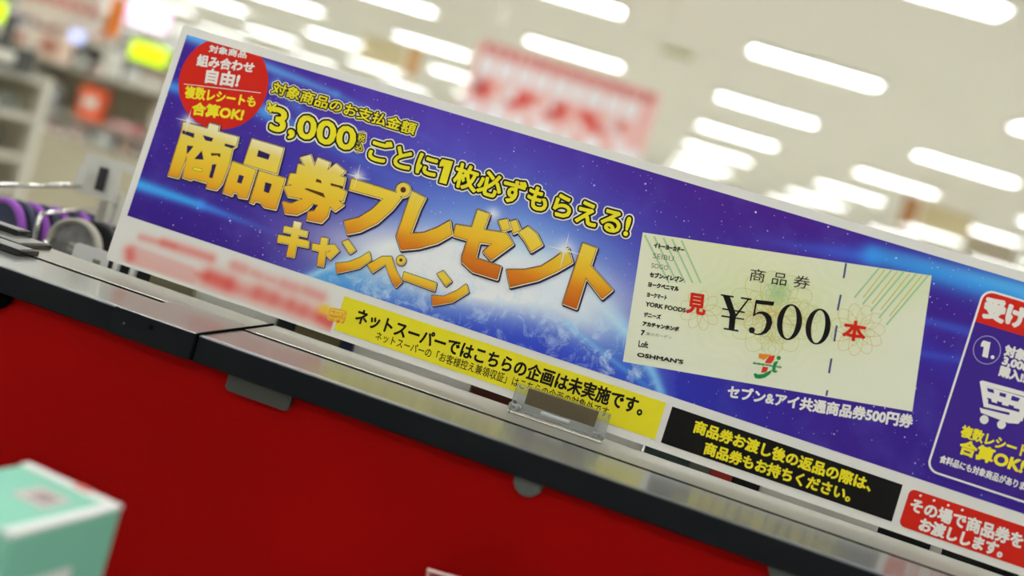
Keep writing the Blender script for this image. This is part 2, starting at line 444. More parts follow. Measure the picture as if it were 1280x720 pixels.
def colour_grid(name, u0, u1, v0, v1, nu, nv, fn, layer, parent, m):
    V, P, C, A = [], [], [], []
    for j in range(nv + 1):
        for i in range(nu + 1):
            u = u0 + (u1-u0)*i/nu; v = v0 + (v1-v0)*j/nv; V.append((u, v))
            c, st, cl = fn(*px_of(u, v)); C += [*lin([max(0, min(255, q)) for q in c]), 1.0]; A.append((st, cl))
    for j in range(nv):
        for i in range(nu):
            a = j*(nu+1)+i; P.append((a, a+1, a+nu+2, a+nu+1))
    o = flat(name, V, P, m, layer, parent)
    at = o.data.color_attributes.new('ink', 'FLOAT_COLOR', 'POINT'); at.data.foreach_set('color', C)
    a1 = o.data.attributes.new('stars', 'FLOAT', 'POINT'); a1.data.foreach_set('value', [a[0] for a in A])
    a2 = o.data.attributes.new('cloud', 'FLOAT', 'POINT'); a2.data.foreach_set('value', [a[1] for a in A])
    return o
def print_mat(name, starry):
    m = bpy.data.materials.new(name); m.use_nodes = True; nt = m.node_tree; N = nt.nodes; Lk = nt.links
    b = N['Principled BSDF']; b.inputs['Roughness'].default_value = .5; b.inputs['Specular IOR Level'].default_value = .14
    a = N.new('ShaderNodeAttribute'); a.attribute_name = 'ink'
    col = a.outputs['Color']
    if starry:
        tc = N.new('ShaderNodeTexCoord'); mp = N.new('ShaderNodeMapping'); Lk.new(tc.outputs['Object'], mp.inputs[0])
        mp.inputs['Scale'].default_value = (1, 0, 1)
        def math_(op, x, y=None, cl=False):
            n = N.new('ShaderNodeMath'); n.operation = op; n.use_clamp = cl
            for k, q in enumerate((x, y)):
                if q is None: continue
                if isinstance(q, (int, float)): n.inputs[k].default_value = q
                else: Lk.new(q, n.inputs[k])
            return n.outputs[0]
        def mix_(f, A_, B_):
            n = N.new('ShaderNodeMix'); n.data_type = 'RGBA'; Lk.new(f, n.inputs[0]); Lk.new(A_, n.inputs[6])
            if isinstance(B_, tuple): n.inputs[7].default_value = B_
            else: Lk.new(B_, n.inputs[7])
            return n.outputs[2]
        # nebula mottling
        no = N.new('ShaderNodeTexNoise'); no.inputs['Scale'].default_value = 26; no.inputs['Detail'].default_value = 6; Lk.new(mp.outputs[0], no.inputs['Vector'])
        as0 = N.new('ShaderNodeAttribute'); as0.attribute_name = 'stars'
        f = math_('MULTIPLY', math_('SUBTRACT', no.outputs['Fac'], .5), .7, False); f = math_('MULTIPLY', math_('MAXIMUM', f, 0), as0.outputs['Fac'])
        col = mix_(f, col, (*lin((110, 110, 220)), 1))
        # clouds over the globe
        n2 = N.new('ShaderNodeTexNoise'); n2.inputs['Scale'].default_value = 60; n2.inputs['Detail'].default_value = 9; n2.inputs['Roughness'].default_value = .68; n2.inputs['Distortion'].default_value = .8; Lk.new(mp.outputs[0], n2.inputs['Vector'])
        ac = N.new('ShaderNodeAttribute'); ac.attribute_name = 'cloud'
        k = math_('MULTIPLY', math_('SUBTRACT', n2.outputs['Fac'], .5), 5.5, True); k = math_('MULTIPLY', k, ac.outputs['Fac'])
        col = mix_(k, col, (*lin((205, 232, 250)), 1))
        ast = N.new('ShaderNodeAttribute'); ast.attribute_name = 'stars'
        for sc, th, br, gate in ((230, .13, .8, .42), (120, .10, 1.0, .5), (60, .07, 1.0, .45)):
            v = N.new('ShaderNodeTexVoronoi'); v.inputs['Scale'].default_value = sc; Lk.new(mp.outputs[0], v.inputs['Vector'])
            dd = math_('DIVIDE', math_('SUBTRACT', th, v.outputs['Distance']), th * .6, True)
            sp = N.new('ShaderNodeSeparateColor'); Lk.new(v.outputs['Color'], sp.inputs[0])
            g = math_('MULTIPLY', math_('SUBTRACT', sp.outputs[0], gate), 3.0, True)
            dd = math_('MULTIPLY', math_('MULTIPLY', dd, g), br); dd = math_('MULTIPLY', dd, ast.outputs['Fac'])
            col = mix_(dd, col, (*lin((225, 228, 255)), 1))
    Lk.new(col, b.inputs['Base Color']); return m
o = colour_grid('sky_picture', U0, U1, V0, V1, 430, 110, art, 1, pb, print_mat('print starry sky', True))
o['label'] = 'purple starry picture of a blue planet with light beams'

BL = [((164, 318), (412, 404), 7, .42), ((292, 332), (404, 371), 6, .28), ((178, 298), (264, 324), 5, .25),
      ((176, 296), (218, 308), 3, .35), ((205, 303), (264, 322), 5, .55),
      ((162, 314), (162.5, 321), 6, .75), ((168, 310), (240, 336), 3, .22), ((162, 326), (240, 352), 3, .25),
      ((262, 345), (284, 354), 9, 1.0), ((246, 342), (258, 346), 3, .3),
      ((294, 332), (304, 336), 6, .35), ((318, 342), (324, 345), 4, .25), ((334, 349), (342, 351), 2.5, .2), ((355, 356), (368, 361), 6, .35), ((384, 364), (400, 371), 6, .38),
      ((292, 356), (318, 364), 8, .42), ((326, 366), (340, 371), 9, .7), ((348, 374), (362, 379), 7, .4), ((366, 381), (376, 386), 9, .55), ((384, 388), (394, 391), 8, .45), ((402, 397), (412, 404), 7, .95)]
def faded(x, y):
    c = (232, 230, 224); k = 1
    for a, b_, w_, s in BL:
        d, t = seg(x, y, a, b_); k *= 1 - s * .62 * math.exp(-(d / (w_*1.15 + .8)) ** 2)
    c = mixc(c, (222, 52, 42), 1 - k)
    c = mixc(c, (244, 196, 40), .95 * math.exp(-(((x-406)/8)**2 + ((y-387)/6)**2)))
    return c, 0, 0
ua = .004; ub = uv(421, 390)[0]
o = colour_grid('faded_notice', ua, ub, .003, V0 - .0006, 150, 42, faded, 1, pb, print_mat('print faded notice', False))
o['label'] = 'white corner with smudged unreadable red print'

# red badge
bc = uv(279, 104); ru = (uv(332, 120)[0] - uv(226, 88)[0]) / 2
bp_ = []
for k in range(72):
    a = k * math.pi / 36; x, y = bc[0] + ru*math.cos(a)*1.0, bc[1] + ru*math.sin(a)*.985
    bp_.append((x, min(y, V1)))
bd = poly('badge', bp_, Rd, 2, pb, px=False); bd['label'] = 'round red badge'
letters('対象商品', [(263, 56), (309, 65), (307.5, 73), (261, 65)], W_, 3, bd, .45)
letters('組み合わせ', [(248, 68), (319, 79), (316, 91), (246, 82)], W_, 3, bd, .75)
letters('自由!', [(259.5, 86), (301, 92), (296.5, 109), (257, 103)], W_, 3, bd, 1.05)
lines('divider', [((230, 105), (326, 116.2))], .9, W_, 3, bd)
letters('複数レシートも', [(233, 107), (321, 121), (318, 134), (231, 122)], Yl, 3, bd, .7)
letters('合算OK!', [(242, 128), (306, 136), (302, 151), (240, 143)], Yl, 3, bd, 1.0)

# yellow outlined headlines
letters('対象商品のお支払金額', [(344, 102), (522, 155), (517, 169), (339, 116)], Yl, 6, pb, .45, 'headline', [(2.3, Bk), (3.6, W_)])
letters('¥', [(336, 128), (346, 131), (343, 142), (333, 139)], Yl, 6, pb, .7, 'headline', [(2.0, Bk), (3.2, W_)])
letters('3,000', [(342.5, 134), (446, 162), (441, 193), (337, 166)], Yl, 6, pb, 1.5, 'headline', [(4.1, Bk), (6.2, W_)])
letters('税', [(448.5, 167), (457.5, 169), (455.5, 178), (447, 176)], Yl, 6, pb, .2, 'headline', [(1.6, Bk), (2.8, W_)])
letters('込', [(446, 178.5), (455, 180.5), (453, 189), (444.5, 187)], Yl, 6, pb, .2, 'headline', [(1.6, Bk), (2.8, W_)])
for a, b_ in (((449, 164.5), (459, 167)), ((443, 189), (452, 191))):
    path('bracket_mark', [a, ((a[0]+b_[0])/2 + (.8 if a[1] < 180 else -.8), (a[1]+b_[1])/2 + (-1.6 if a[1] < 180 else 1.6)), b_], .9, Yl, 6, pb)
letters('ごとに', [(467, 172), (549, 196), (543, 222), (460, 198)], Yl, 6, pb, 1.15, 'headline', [(3.6, Bk), (5.4, W_)])
multi('headline', [[(553, 199), (566.5, 202), (558, 230.5), (549, 228), (555, 208), (549, 208.5), (550.5, 203)]], Yl, 6, pb)
V, P, E = [uv(*p) for p in [(553, 199), (566.5, 202), (558, 230.5), (549, 228), (555, 208), (549, 208.5), (550.5, 203)]], [tuple(range(7))], [(i, (i+1) % 7) for i in range(7)]
for r_, m_, l_ in ((2.4, Bk, 5.3), (4.2, W_, 4.6)): a, b_ = dilate(V, P, E, r_*PXM, 10); flat('headline_rim', a, b_, m_, l_, pb, jit=0)
letters('枚必ずもらえる!', [(572, 203), (790, 268), (783, 297), (566, 232)], Yl, 6, pb, 1.15, 'headline', [(3.6, Bk), (5.4, W_)])

# gold title, one printed letter each
def zoom(pts, ox, oy, s): return [(ox + x/s, oy + y/s) for x, y in pts]
def circ(cx, cy, r, n=24): return [(cx + r*math.cos(2*math.pi*k/n), cy + r*math.sin(2*math.pi*k/n)) for k in range(n)]
def gold(name, polys, holes, lo, hi, rim=1.0, cx=None):
    """polys/holes in pixels; lo/hi: printed ramp at the foot and the head of the letter"""
    fills = [[uv(*p) for p in q] for q in polys]
    allv = [v for q in fills for v in q]; v0 = min(v[1] for v in allv); v1 = max(v[1] for v in allv); u0 = min(v[0] for v in allv)
    V, P, E = [], [], []
    for q in fills:
        k = len(V); V += q; P.append(tuple(range(k, k+len(q)))); E += [(k+i, k+(i+1) % len(q)) for i in range(len(q))]
    g = flat(name, V, P, Gd, 9.3, pb, grad=lambda x, y: lo + (hi-lo)*(y-v0)/(v1-v0), jit=0)
    for r, m_, ly, of in ((.7*rim, Br, 8.4, (0, 0)), (1.5*rim, Cr, 7.8, (.5, -.45)), (2.3*rim, Br, 7.2, (.3, -.35)), (2.8*rim, Sh, 6.6, (1.6, -1.5))):
        a, b_ = dilate(V, P, E, r*PXM, 8)
        flat('letter_rim', a, b_, m_, ly, g, off=(of[0]*PXM*rim, of[1]*PXM*rim), jit=0)
    for q, hm in holes:
        flat('letter_gap', [uv(*p) for p in q], [tuple(range(len(q)))], hm, 9.8, g)
        path('gap_rim', q, .9*rim, Br, 9.6, g, True)
    return g
A = lambda p: zoom(p, 200, 120, 5.5375)
B = lambda p: zoom(p, 330, 170, 5.5375)
C = lambda p: zoom(p, 430, 210, 4.8)
D = lambda p: zoom(p, 560, 250, 4.8)
E_ = lambda p: zoom(p, 340, 270, 4.923)
gold('title_letter', [A([(165,182),(545,286),(530,348),(452,326),(360,300),(240,266),(155,240)]), A([(345,190),(412,209),(400,262),(330,242)]),
      A([(155,238),(532,348),(505,364),(150,258)]), A([(150,256),(230,278),(195,400),(130,568),(60,550)]),
      A([(200,268),(505,362),(480,480),(430,610),(395,650),(325,635),(335,603),(235,573),(215,582),(160,562),(188,430)])],
     [(A([(160,241),(240,263),(235,290),(160,262)]), Nv), (A([(303,275),(370,295),(360,316),(318,306)]), Nv), (A([(455,333),(520,350),(500,362),(452,346)]), Nv),
      (A([(193,346),(232,350),(214,375),(190,402)]), Nv), (A([(292,384),(302,440),(245,436)]), Nv), (A([(357,398),(420,402),(418,424),(400,410),(360,414)]), Br),
      (A([(365,478),(392,475),(365,570),(345,562),(360,510)]), Nv), (A([(236,495),(295,508),(290,525),(231,512)]), Yl)], .30, 1.05)
gold('title_letter', [A([(640,298),(858,362),(812,538),(582,470)]), A([(505,455),(668,512),(605,710),(548,700),(538,672),(510,665),(500,690),(440,668)]),
      A([(690,520),(868,572),(803,785),(722,768),(700,735),(660,725),(650,745),(625,735)])],
     [(A([(686,378),(763,408),(750,442),(676,420)]), Nv), (A([(553,548),(582,558),(565,606),(538,597)]), Nv), (A([(733,600),(775,612),(755,672),(723,660)]), Nv)], .30, 1.0)
gold('title_letter', [B([(255,150),(325,130),(352,210),(375,152),(460,185),(440,240),(500,192),(565,245),(530,278),(565,290),(548,362),(520,357),(570,385),(550,452),(520,447),(552,480),(495,520),(460,490),(440,560),(400,600),(300,580),(310,525),(350,520),(372,480),(340,470),(300,510),(230,545),(150,535),(133,455),(190,470),(270,435),(170,420),(140,350),(200,342),(165,330),(185,260),(225,265),(240,195),(285,207)])],
     [(B([(286,368),(300,364),(415,400),(425,426)]), Br), (B([(335,492),(345,478),(376,480),(352,514)]), Nv), (B([(466,330),(548,352),(545,362),(468,345)]), Br), (B([(370,300),(395,310),(400,328),(362,318)]), Br)], .26, .98)
gold('title_letter', [C([(48,65),(320,150),(345,180),(290,250),(200,330),(100,380),(25,395),(5,320),(90,300),(170,250),(238,185),(35,130)]), C(circ(357,132,42))],
     [(C(circ(357,132,15)), Br)], .22, .86)
gold('title_letter', [C([(410,140),(490,180),(455,250),(400,395),(480,390),(560,360),(635,318),(648,400),(560,450),(450,480),(345,490),(318,410)])], [], .12, .84)
gold('title_letter', [D([(180,60),(250,85),(215,180),(350,200),(390,265),(260,360),(215,310),(265,262),(190,255),(165,350),(315,400),(295,475),(150,430),(85,370),(90,330),(120,240),(35,215),(50,150),(145,165)]),
      D([(305,125),(355,115),(375,172),(330,187)]), D([(375,130),(410,120),(435,180),(395,200)])], [], .03, .82)
gold('title_letter', [D([(480,160),(530,200),(565,270),(500,310),(460,240),(425,195)]), D([(355,420),(460,420),(560,400),(640,350),(720,290),(745,375),(650,430),(540,480),(375,520)])], [], .02, .86)
gold('title_letter', [D([(810,260),(890,290),(855,395),(985,540),(925,590),(828,465),(770,650),(692,620)])], [], .0, .76)
R2 = .62
gold('subtitle_letter', [E_([(138,32),(182,42),(138,257),(92,247)]), E_([(78,62),(222,95),(215,130),(72,98)]), E_([(42,115),(230,155),(225,195),(36,160)])], [], .36, 1.0, R2)
gold('subtitle_letter', [E_([(305,132),(348,138),(318,312),(280,302)]), E_([(252,170),(325,182),(385,175),(415,215),(360,265),(330,235),(365,213),(320,222),(248,206)])], [], .34, .86, R2)
gold('subtitle_letter', [E_([(435,160),(470,145),(515,210),(482,232)]), E_([(395,292),(470,285),(540,258),(600,222),(610,270),(540,320),(405,350)])], [], .15, .9, R2)
gold('subtitle_letter', [E_([(590,300),(680,250),(735,250),(760,330),(800,405),(765,438),(735,390),(700,295),(620,348)]), E_(circ(795,272,27))], [(E_(circ(795,272,9)), Br)], .16, .82, R2)
gold('subtitle_letter', [E_([(815,345),(1012,412),(1000,460),(805,388)])], [], .3, .75, R2)
gold('subtitle_letter', [E_([(1018,355),(1055,338),(1105,402),(1072,430)]), E_([(985,490),(1060,495),(1140,460),(1195,420),(1210,468),(1110,530),(992,550)])], [], .05, .84, R2)
for x, y, r in ((236, 152, 17), (447, 221, 17), (706, 313, 24), (616, 268, 9)):
    pts = []
    for k in range(16):
        a = k*math.pi/8 + .25; rr = r * (1 if k % 4 == 0 else (.30 if k % 2 == 0 else .12)); pts.append((x + rr*math.cos(a), y + rr*math.sin(a)))
    cx_ = uv(x, y); V = [cx_] + [uv(*p) for p in pts]
    flat('sparkle', V, [(0, 1+k, 1+(k+1) % 16) for k in range(16)], W_, 11, pb)

# yellow strip
ys = poly('yellow_strip', [(430.6, 370), (832.6, 503.5), (818.7, 549.5), (417.5, 412)], YS, 2, pb)
letters('ネットスーパーではこちらの企画は未実施です。', [(449, 385), (807, 500), (801, 520), (443, 403)], Bk, 3, ys, .7)
letters('ネットスーパーの「お客様控え兼領収証」はこちらの企画の対象外です。', [(471.5, 413.5), (766, 511), (762.5, 523.5), (468.5, 424.5)], Bk, 3, ys, .12)
Or = pm('stamp orange', (214, 70, 20)); SY_ = pm('stamp yellow', (240, 206, 70))
stp = rrect(0, 1, 0, 1, .18, 3); q = [(412, 384), (435, 388.5), (431, 405), (409, 400)]
stm = flat('small_stamp', quad_map(stp, q), [tuple(range(len(stp)))], SY_, 3.4, pb)
pq = quad_map(rrect(.04, .96, .05, .95, .16, 3), q); a, b_ = dilate(pq, [], [(i, (i+1) % len(pq)) for i in range(len(pq))], .25*PXM, 5)
flat('stamp_border', a, b_, Or, 4, stm, jit=0)
for k, s in enumerate(('ページ', '500円引', 'です！')):
    letters(s, [(414 - k*1.1, 387 + k*5), (432 - k*1.1, 391 + k*5), (431 - k*1.1, 395.4 + k*5), (413 - k*1.1, 391.4 + k*5)], Or, 4, stm, .05)

# voucher
vq = [(803.5, 290.5), (1164.5, 344.5), (1140.3, 514.5), (778.6, 452)]

vo = colour_grid
def vcol(x, y):
    c = (232, 234, 210)
    c = mixc(c, (216, 226, 170), .7*gau(x, y, 960, 380, 110, 50, 10)); c = mixc(c, (226, 226, 160), .35*gau(x, y, 880, 300, 90, 30, 10))
    c = mixc(c, (160, 205, 140), .7*gau(x, y, 973, 366, 13, 13, 0)); c = mixc(c, (208, 222, 168), .5*gau(x, y, 1130, 350, 60, 30, 10))
    r_ = math.hypot(x-965, (y-385)*1.4); c = mixc(c, (212, 214, 140), .18*(.5+.5*math.sin(r_/2.6 + 3*math.sin(math.atan2(y-385, x-965)*9)))*sm(170, 40, r_))
    return c, 0, 0
tl, tr, br, bl = [uv(*p) for p in vq]
nu, nv = 150, 64; V, P, Cc = [], [], []
for j in range(nv + 1):
    for i in range(nu + 1):
        s, t = i/nu, j/nv; V.append(tuple((bl[k]*(1-s)+br[k]*s)*(1-t) + (tl[k]*(1-s)+tr[k]*s)*t for k in (0, 1)))
        Cc += [*lin(vcol(*px_of(*V[-1]))[0]), 1]
for j in range(nv):
    for i in range(nu): a = j*(nu+1)+i; P.append((a, a+1, a+nu+2, a+nu+1))
vo = flat('voucher_picture', V, P, print_mat('print voucher', False), 2, pb); vo['label'] = 'pale green gift voucher picture'
vo.data.color_attributes.new('ink', 'FLOAT_COLOR', 'POINT').data.foreach_set('color', Cc)
G5 = lambda p: zoom(p, 760, 270, 2.571)
Gl = pm('pale green line', (172, 206, 156)); Yp = pm('pale yellow line', (206, 200, 112)); Op = pm('pale orange line', (216, 188, 116))
lines('green_stripes', [G5([(x, 60 + (x-112)*.15), (x + 78 - k*4, 215)]) for k, x in enumerate((118, 148, 178, 206, 236))], 2.2, Gl, 3, vo)
lines('green_stripes', [G5([(x, 165 + (x-865)*.15), (x - 80 - k*14, 262 + k*22)]) for k, x in enumerate((872, 912, 952, 992, 1030))], 2.2, Gl, 3, vo)
lines('yellow_stripes', [G5([(x, 168 + (x-865)*.15), (x - 70 - k*12, 262 + k*20)]) for k, x in enumerate((890, 930, 970, 1010))], 1.4, Yp, 3, vo)
def ell(cx, cy, ra, rb, ang, n=22):
    a = math.radians(ang); return [(cx + ra*math.cos(t)*math.cos(a) - rb*math.sin(t)*math.sin(a), cy + ra*math.cos(t)*math.sin(a) + rb*math.sin(t)*math.cos(a)) for t in [2*math.pi*k/n for k in range(n)]]
def rosette(cx, cy, r, n, m, w_=.55, rot=0):
    V, P = [], []
    for k in range(n):
        a = rot + 2*math.pi*k/n; e = [uv(*p) for p in ell(cx + r*.55*math.cos(a), cy + r*.5*math.sin(a), r*.46, r*.26, math.degrees(a))]
        b0 = len(V); a2, b2 = dilate(e, [], [(i, (i+1) % len(e)) for i in range(len(e))], w_*PXM/2, 4); V += a2; P += [tuple(i+b0 for i in f) for f in b2]
    flat('guilloche', V, P, m, 3.3, vo, jit=0)
rosette(965, 392, 56, 12, Yp); rosette(965, 392, 38, 10, Op, .5, .2); rosette(973, 366, 16, 8, Gl, .6); rosette(945, 392, 24, 9, Op, .45); rosette(1002, 398, 24, 9, Yp, .45)
rosette(876, 388, 26, 9, Op); rosette(1072, 412, 34, 11, Op); rosette(1072, 412, 22, 8, Yp, .5, .3); rosette(965, 425, 18, 8, Yp, .5)
lines('perforation', [G5(p) for p in ([(765,152),(757,200)], [(748,253),(738,303)], [(735,352),(727,403)], [(718,458),(710,505)], [(705,560),(701,578)])], 2.4, pm('slate blue', (74, 86, 128)), 3.6, vo)
letters('商 品 券', [(939, 335), (1014, 346.5), (1011, 362), (936, 351)], Bk, 4, vo, 0)
letters('見', [(861, 366), (883, 369.5), (880.5, 394), (858, 390.5)], Rd, 4, vo, 1.0)
letters('本', [(1056.5, 399.5), (1083, 404), (1080, 427.5), (1053, 423.5)], Rd, 4, vo, 1.0)
G6 = lambda p: zoom(p, 880, 340, 5.141)
multi('amount', [G6(q) for q in ([(108,142),(192,155),(190,165),(107,152)], [(120,150),(166,156),(206,275),(204,290),(164,285),(166,275)], [(284,170),(294,171),(206,290),(196,280)],
      [(238,161),(306,172),(304,182),(236,171)], [(165,272),(206,278),(194,378),(157,372)], [(128,358),(222,373),(220,384),(126,368)], [(118,231),(262,255),(261,264),(117,241)], [(112,277),(258,300),(257,309),(111,287)])], Bk, 4, vo)
def bow(pts):
    V = []; L = []; Rr = []
    for i, (x, y, w_) in enumerate(pts):
        a = pts[max(0, i-1)]; b2 = pts[min(len(pts)-1, i+1)]; dx, dy = b2[0]-a[0], b2[1]-a[1]; l = math.hypot(dx, dy)
        L.append((x - dy/l*w_/2, y + dx/l*w_/2)); Rr.append((x + dy/l*w_/2, y - dx/l*w_/2))
    return L, Rr
L_, R_ = bow([(318,284,6),(332,270,9),(352,262,13),(375,262,20),(398,274,30),(415,296,38),(420,325,40),(410,358,36),(392,384,26),(366,399,14),(338,401,8),(315,392,7),(298,378,6)])
V, P = strip([uv(*p) for p in G6(L_)], [uv(*p) for p in G6(R_)]); flat('amount', V, P, Bk, 4, vo)
multi('amount', [G6(q) for q in ([(333,178),(453,192),(445,217),(329,203)], [(331,182),(343,184),(327,276),(313,284)], circ(307,374,20))], Bk, 4, vo)
for cx_, cy_ in ((549, 322), (733, 351)):
    V, P = strip([uv(*p) for p in G6(ell(cx_, cy_, 80, 116, 8.5, 40))], [uv(*p) for p in G6(ell(cx_, cy_, 43, 106, 8.5, 40))])
    P.append((39, 0, 40, 79)); flat('amount', V, P, Bk, 4, vo)
rows = [('イトーヨーカドー', 150, 87, 245, 14, .45), ('SEIBU', 146, 119, 212, 16, 0), ('SOGO', 141, 151, 195, 15, 0), ('セブン-イレブン', 136, 180, 243, 15, .45), ('ヨークベニマル', 131, 212, 228, 14, .45),
        ('ヨークマート', 127, 245, 190, 14, .35), ('YORK FOODS', 123, 276, 250, 13, .35), ('デニーズ', 117, 309, 170, 14, .35), ('アカチャンホンポ', 113, 338, 228, 14, .45), ('7', 108, 367, 118, 15, .5), ('美のガーデン', 124, 372, 206, 11, 0),
        ('Loft', 100, 400, 130, 20, .3), ("OSHMAN'S", 96, 439, 242, 12, .5)]
GT = pm('voucher text', (44, 44, 40)); GT2 = pm('voucher grey text', (120, 122, 108))
for s, x0, y0, x1, h, bo in rows:
    w_ = (x1-x0)*.165
    letters(s, G5([(x0, y0), (x1, y0+w_), (x1-2.2, y0+w_+h), (x0-2.2, y0+h)]), GT if bo else GT2, 4, vo, bo, 'store_name')
Lo, Lr, Lg = pm('logo orange', (232, 140, 36)), pm('logo red', (214, 56, 32)), pm('logo green', (24, 138, 72))
multi('emblem', [G6(q) for q in ([(352,523),(438,532),(400,552),(385,565),(350,550)],)], Lo, 4, vo)
multi('emblem', [G6(q) for q in ([(420,540),(455,535),(448,565),(430,588),(390,584),(400,565)], [(378,606),(413,613),(402,642),(366,648)])], Lr, 4, vo)
multi('emblem', [G6(q) for q in ([(318,655),(332,650),(345,658),(378,656),(410,640),(440,628),(425,655),(395,677),(360,686),(328,682)], circ(480,552,14,16), [(448,580),(478,570),(462,608),(458,632),(475,636),(462,648),(442,644),(436,630)])], Lg, 4, vo)
letters('SEVEN&I HOLDINGS', G6([(316, 578), (498, 606), (496, 618), (314, 590)]), Lg, 4.4, vo, .2)
letters('セブン&アイ共通商品券500円券', [(911.5, 481.5), (1142, 519), (1139, 535), (909, 496.5)], W_, 3, pb, .75, 'caption')

# black strip, red strip, right panel
bs = poly('black_strip', [(840.5, 508), (1128.4, 606), (1114.5, 652), (826, 553)], Bk, 2, pb)
letters('商品券お渡し後の返品の際は、', [(870.5, 525), (1091, 599), (1087, 614.5), (866, 540)], Yl, 3, bs, .72)
letters('商品券もお持ちください。', [(883, 552), (1065.5, 612), (1061, 627.5), (879, 567)], Yl, 3, bs, .72)
rq = quad_map(rrect(0, 1, 0, 1, .1, 1), [(1136.7, 610), (1410, 702), (1400, 752), (1123.6, 657)])
r0, r1 = uv(1137, 610), uv(1124, 657); rs = flat('red_strip', rrect((r0[0]+r1[0])/2, UE - .012, r1[1], r0[1], .005, 6), [tuple(range(28))], Rd, 2, pb)
letters('その場で商品券を', [(1141, 622), (1280, 668), (1276, 686), (1137, 638)], W_, 3, rs, .8)
letters('お渡しします。', [(1152.5, 647), (1256, 681), (1251, 697), (1148, 662)], W_, 3, rs, .95)
multi('emphasis_dots', [circ(x, y, 1.7, 10) for x, y in ((1150.5, 619.5), (1167.5, 625.5), (1185.3, 631.5), (1202.8, 637.5))], W_, 3, rs)
t0, t1 = uv(1229, 360), uv(1157, 588); px0, py0, py1 = (t0[0]+t1[0])/2, t1[1], t0[1]
fr = rrect(px0, UE - .014, py0, py1, .010, 7)
fi = rrect(px0+.0018, UE - .0158, py0+.0018, py1-.0018, .0084, 7)
V, P = strip(fr + fr[:1], fi + fi[:1]); rp = flat('steps_frame', V, P, W_, 3, pb); rp['label'] = 'white rounded outline of the steps panel'
Pd = pm('panel purple', (60, 34, 136)); flat('panel_ground', fi, [tuple(range(len(fi)))], Pd, 2.4, rp)
hv = uv(1216, 401)[1]; hd = rrect(px0+.0018, UE-.0158, hv, py1-.0018, .0084, 7, (1,1,0,0))
flat('panel_header', hd, [tuple(range(len(hd)))], Rd, 3.2, rp)
letters('受け取り方', [(1234, 371), (1364, 411), (1358, 436), (1229, 396)], W_, 4, rp, 1.8)
path('number_ring', ell(1233.5, 437.5, 17, 17.5, 0, 36), 1.0, pm('ring lilac', (170, 160, 205)), 4, rp, True)
multi('step_number', [[(1229,425.5),(1238,428),(1234.5,447.5),(1227.5,445.5),(1229.6,433.5),(1225.5,433),(1226.4,428.8)], circ(1240.5, 446.5, 2.4, 14)], W_, 4, rp)
letters('対象商品を', [(1258, 431), (1322, 450), (1319, 463), (1255, 444)], W_, 4, rp, .8)
letters('3,000円分', [(1256, 444.5), (1316, 462), (1313, 475), (1252, 456)], W_, 4, rp, .8)
letters('購入!!', [(1251, 457), (1283, 467), (1280, 479), (1248, 469)], W_, 4, rp, .8)
Zg = lambda p: zoom(p, 1180, 420, 3.6)
multi('cart_icon', [Zg(q) for q in ([(172,200),(400,262),(385,278),(175,222)], [(160,205),(172,200),(190,215),(200,325),(178,318)], [(175,222),(395,285),(350,385),(330,375),(340,330),(190,290)], [(180,300),(345,345),(335,385),(320,380),(180,340)],
      [(160,322),(300,372),(345,380),(335,395),(290,392),(165,345)], circ(180,376,20,20), circ(258,398,20,20))], W_, 4, rp)
multi('basket_gap', [Zg(q) for q in ([(192,233),(222,241),(225,258),(197,250)], [(250,253),(280,261),(276,277),(248,269)], [(305,268),(342,280),(332,296),(300,288)], [(192,277),(212,283),(214,298),(200,293)], [(238,292),(262,299),(258,315),(238,309)], [(290,308),(316,316),(308,330),(288,324)],
      [(176,318),(296,345),(292,356),(180,328)])], Pd, 4.6, rp)
letters('複数レシートも', [(1204, 531), (1300, 562), (1296, 577), (1200, 545)], Yl, 4, rp, .6)
letters('合算OK!', [(1203, 549), (1282, 574), (1276, 592), (1197.5, 566)], Yl, 4, rp, .95)
letters('食料品にも対象商品があります', [(1176.5, 568.5), (1291, 606), (1288.5, 616), (1173.5, 577.5)], W_, 4, rp, .35)

# ------------------------------------------------------------------ clear sign clip in front of the poster foot
M_clear = mat('clear acrylic', (245, 248, 248), .06, spec=.6, Transmission_Weight=.96, IOR=1.46)
M_tint = mat('smoked insert', (92, 80, 58), .35, metal=.1, spec=.5)
q0, q1 = at_y(641, 500, -.012), at_y(757, 540, -.012)
cx0, cx1 = q0.x, q1.x
cz = lambda px, py, y: at_y(px, py, y).z
cl = empty('sign_clip', ((cx0+cx1)/2, -.012, CT)); tag(cl, 'clear plastic sign clip with a brown insert at the poster foot', 'sign holder')
hw = (cx1-cx0)/2; top = cz(700, 498, -.012) - CT; 
it = MB().box(-hw+.012, hw-.011, -.0068, -.0054, .0125, top+.001, .0003); it.build('insert', M_tint, cl)
MB().box(-hw, hw, -.0052, -.0038, .004, top+.0016, .0004).build('front_plate', M_clear, cl)
MB().box(-hw, hw, .0000, .0014, .004, top+.0016, .0004).build('back_plate', M_clear, cl)
MB().box(-hw, hw, -.013, .0014, .0004, .004, .0012).build('foot', M_clear, cl)
MB().box(-hw*.36, hw*.26, -.0075, -.0053, .0075, .0110, .0009).build('label_rail', mat('frosted plastic', (226, 228, 226), .3, Transmission_Weight=.3), cl)
for s in (-1, 1):
    mb = MB()
    for k in range(4): mb.box(s*(hw-.005)-.0055+k*.0031, s*(hw-.005)-.0031+k*.0031, -.012+.0012*(k%2), -.003, .004+.001*(k%2), .0105-.0012*(k%2), .0006)
    mb.tube([(s*(hw-.005)-.006, -.0085, .008), (s*(hw-.005)+.006, -.0085, .008)], .0018, 10)
    mb.build('hinge', mat('frosted hinge', (235, 238, 236), .12, Transmission_Weight=.7), cl, False)

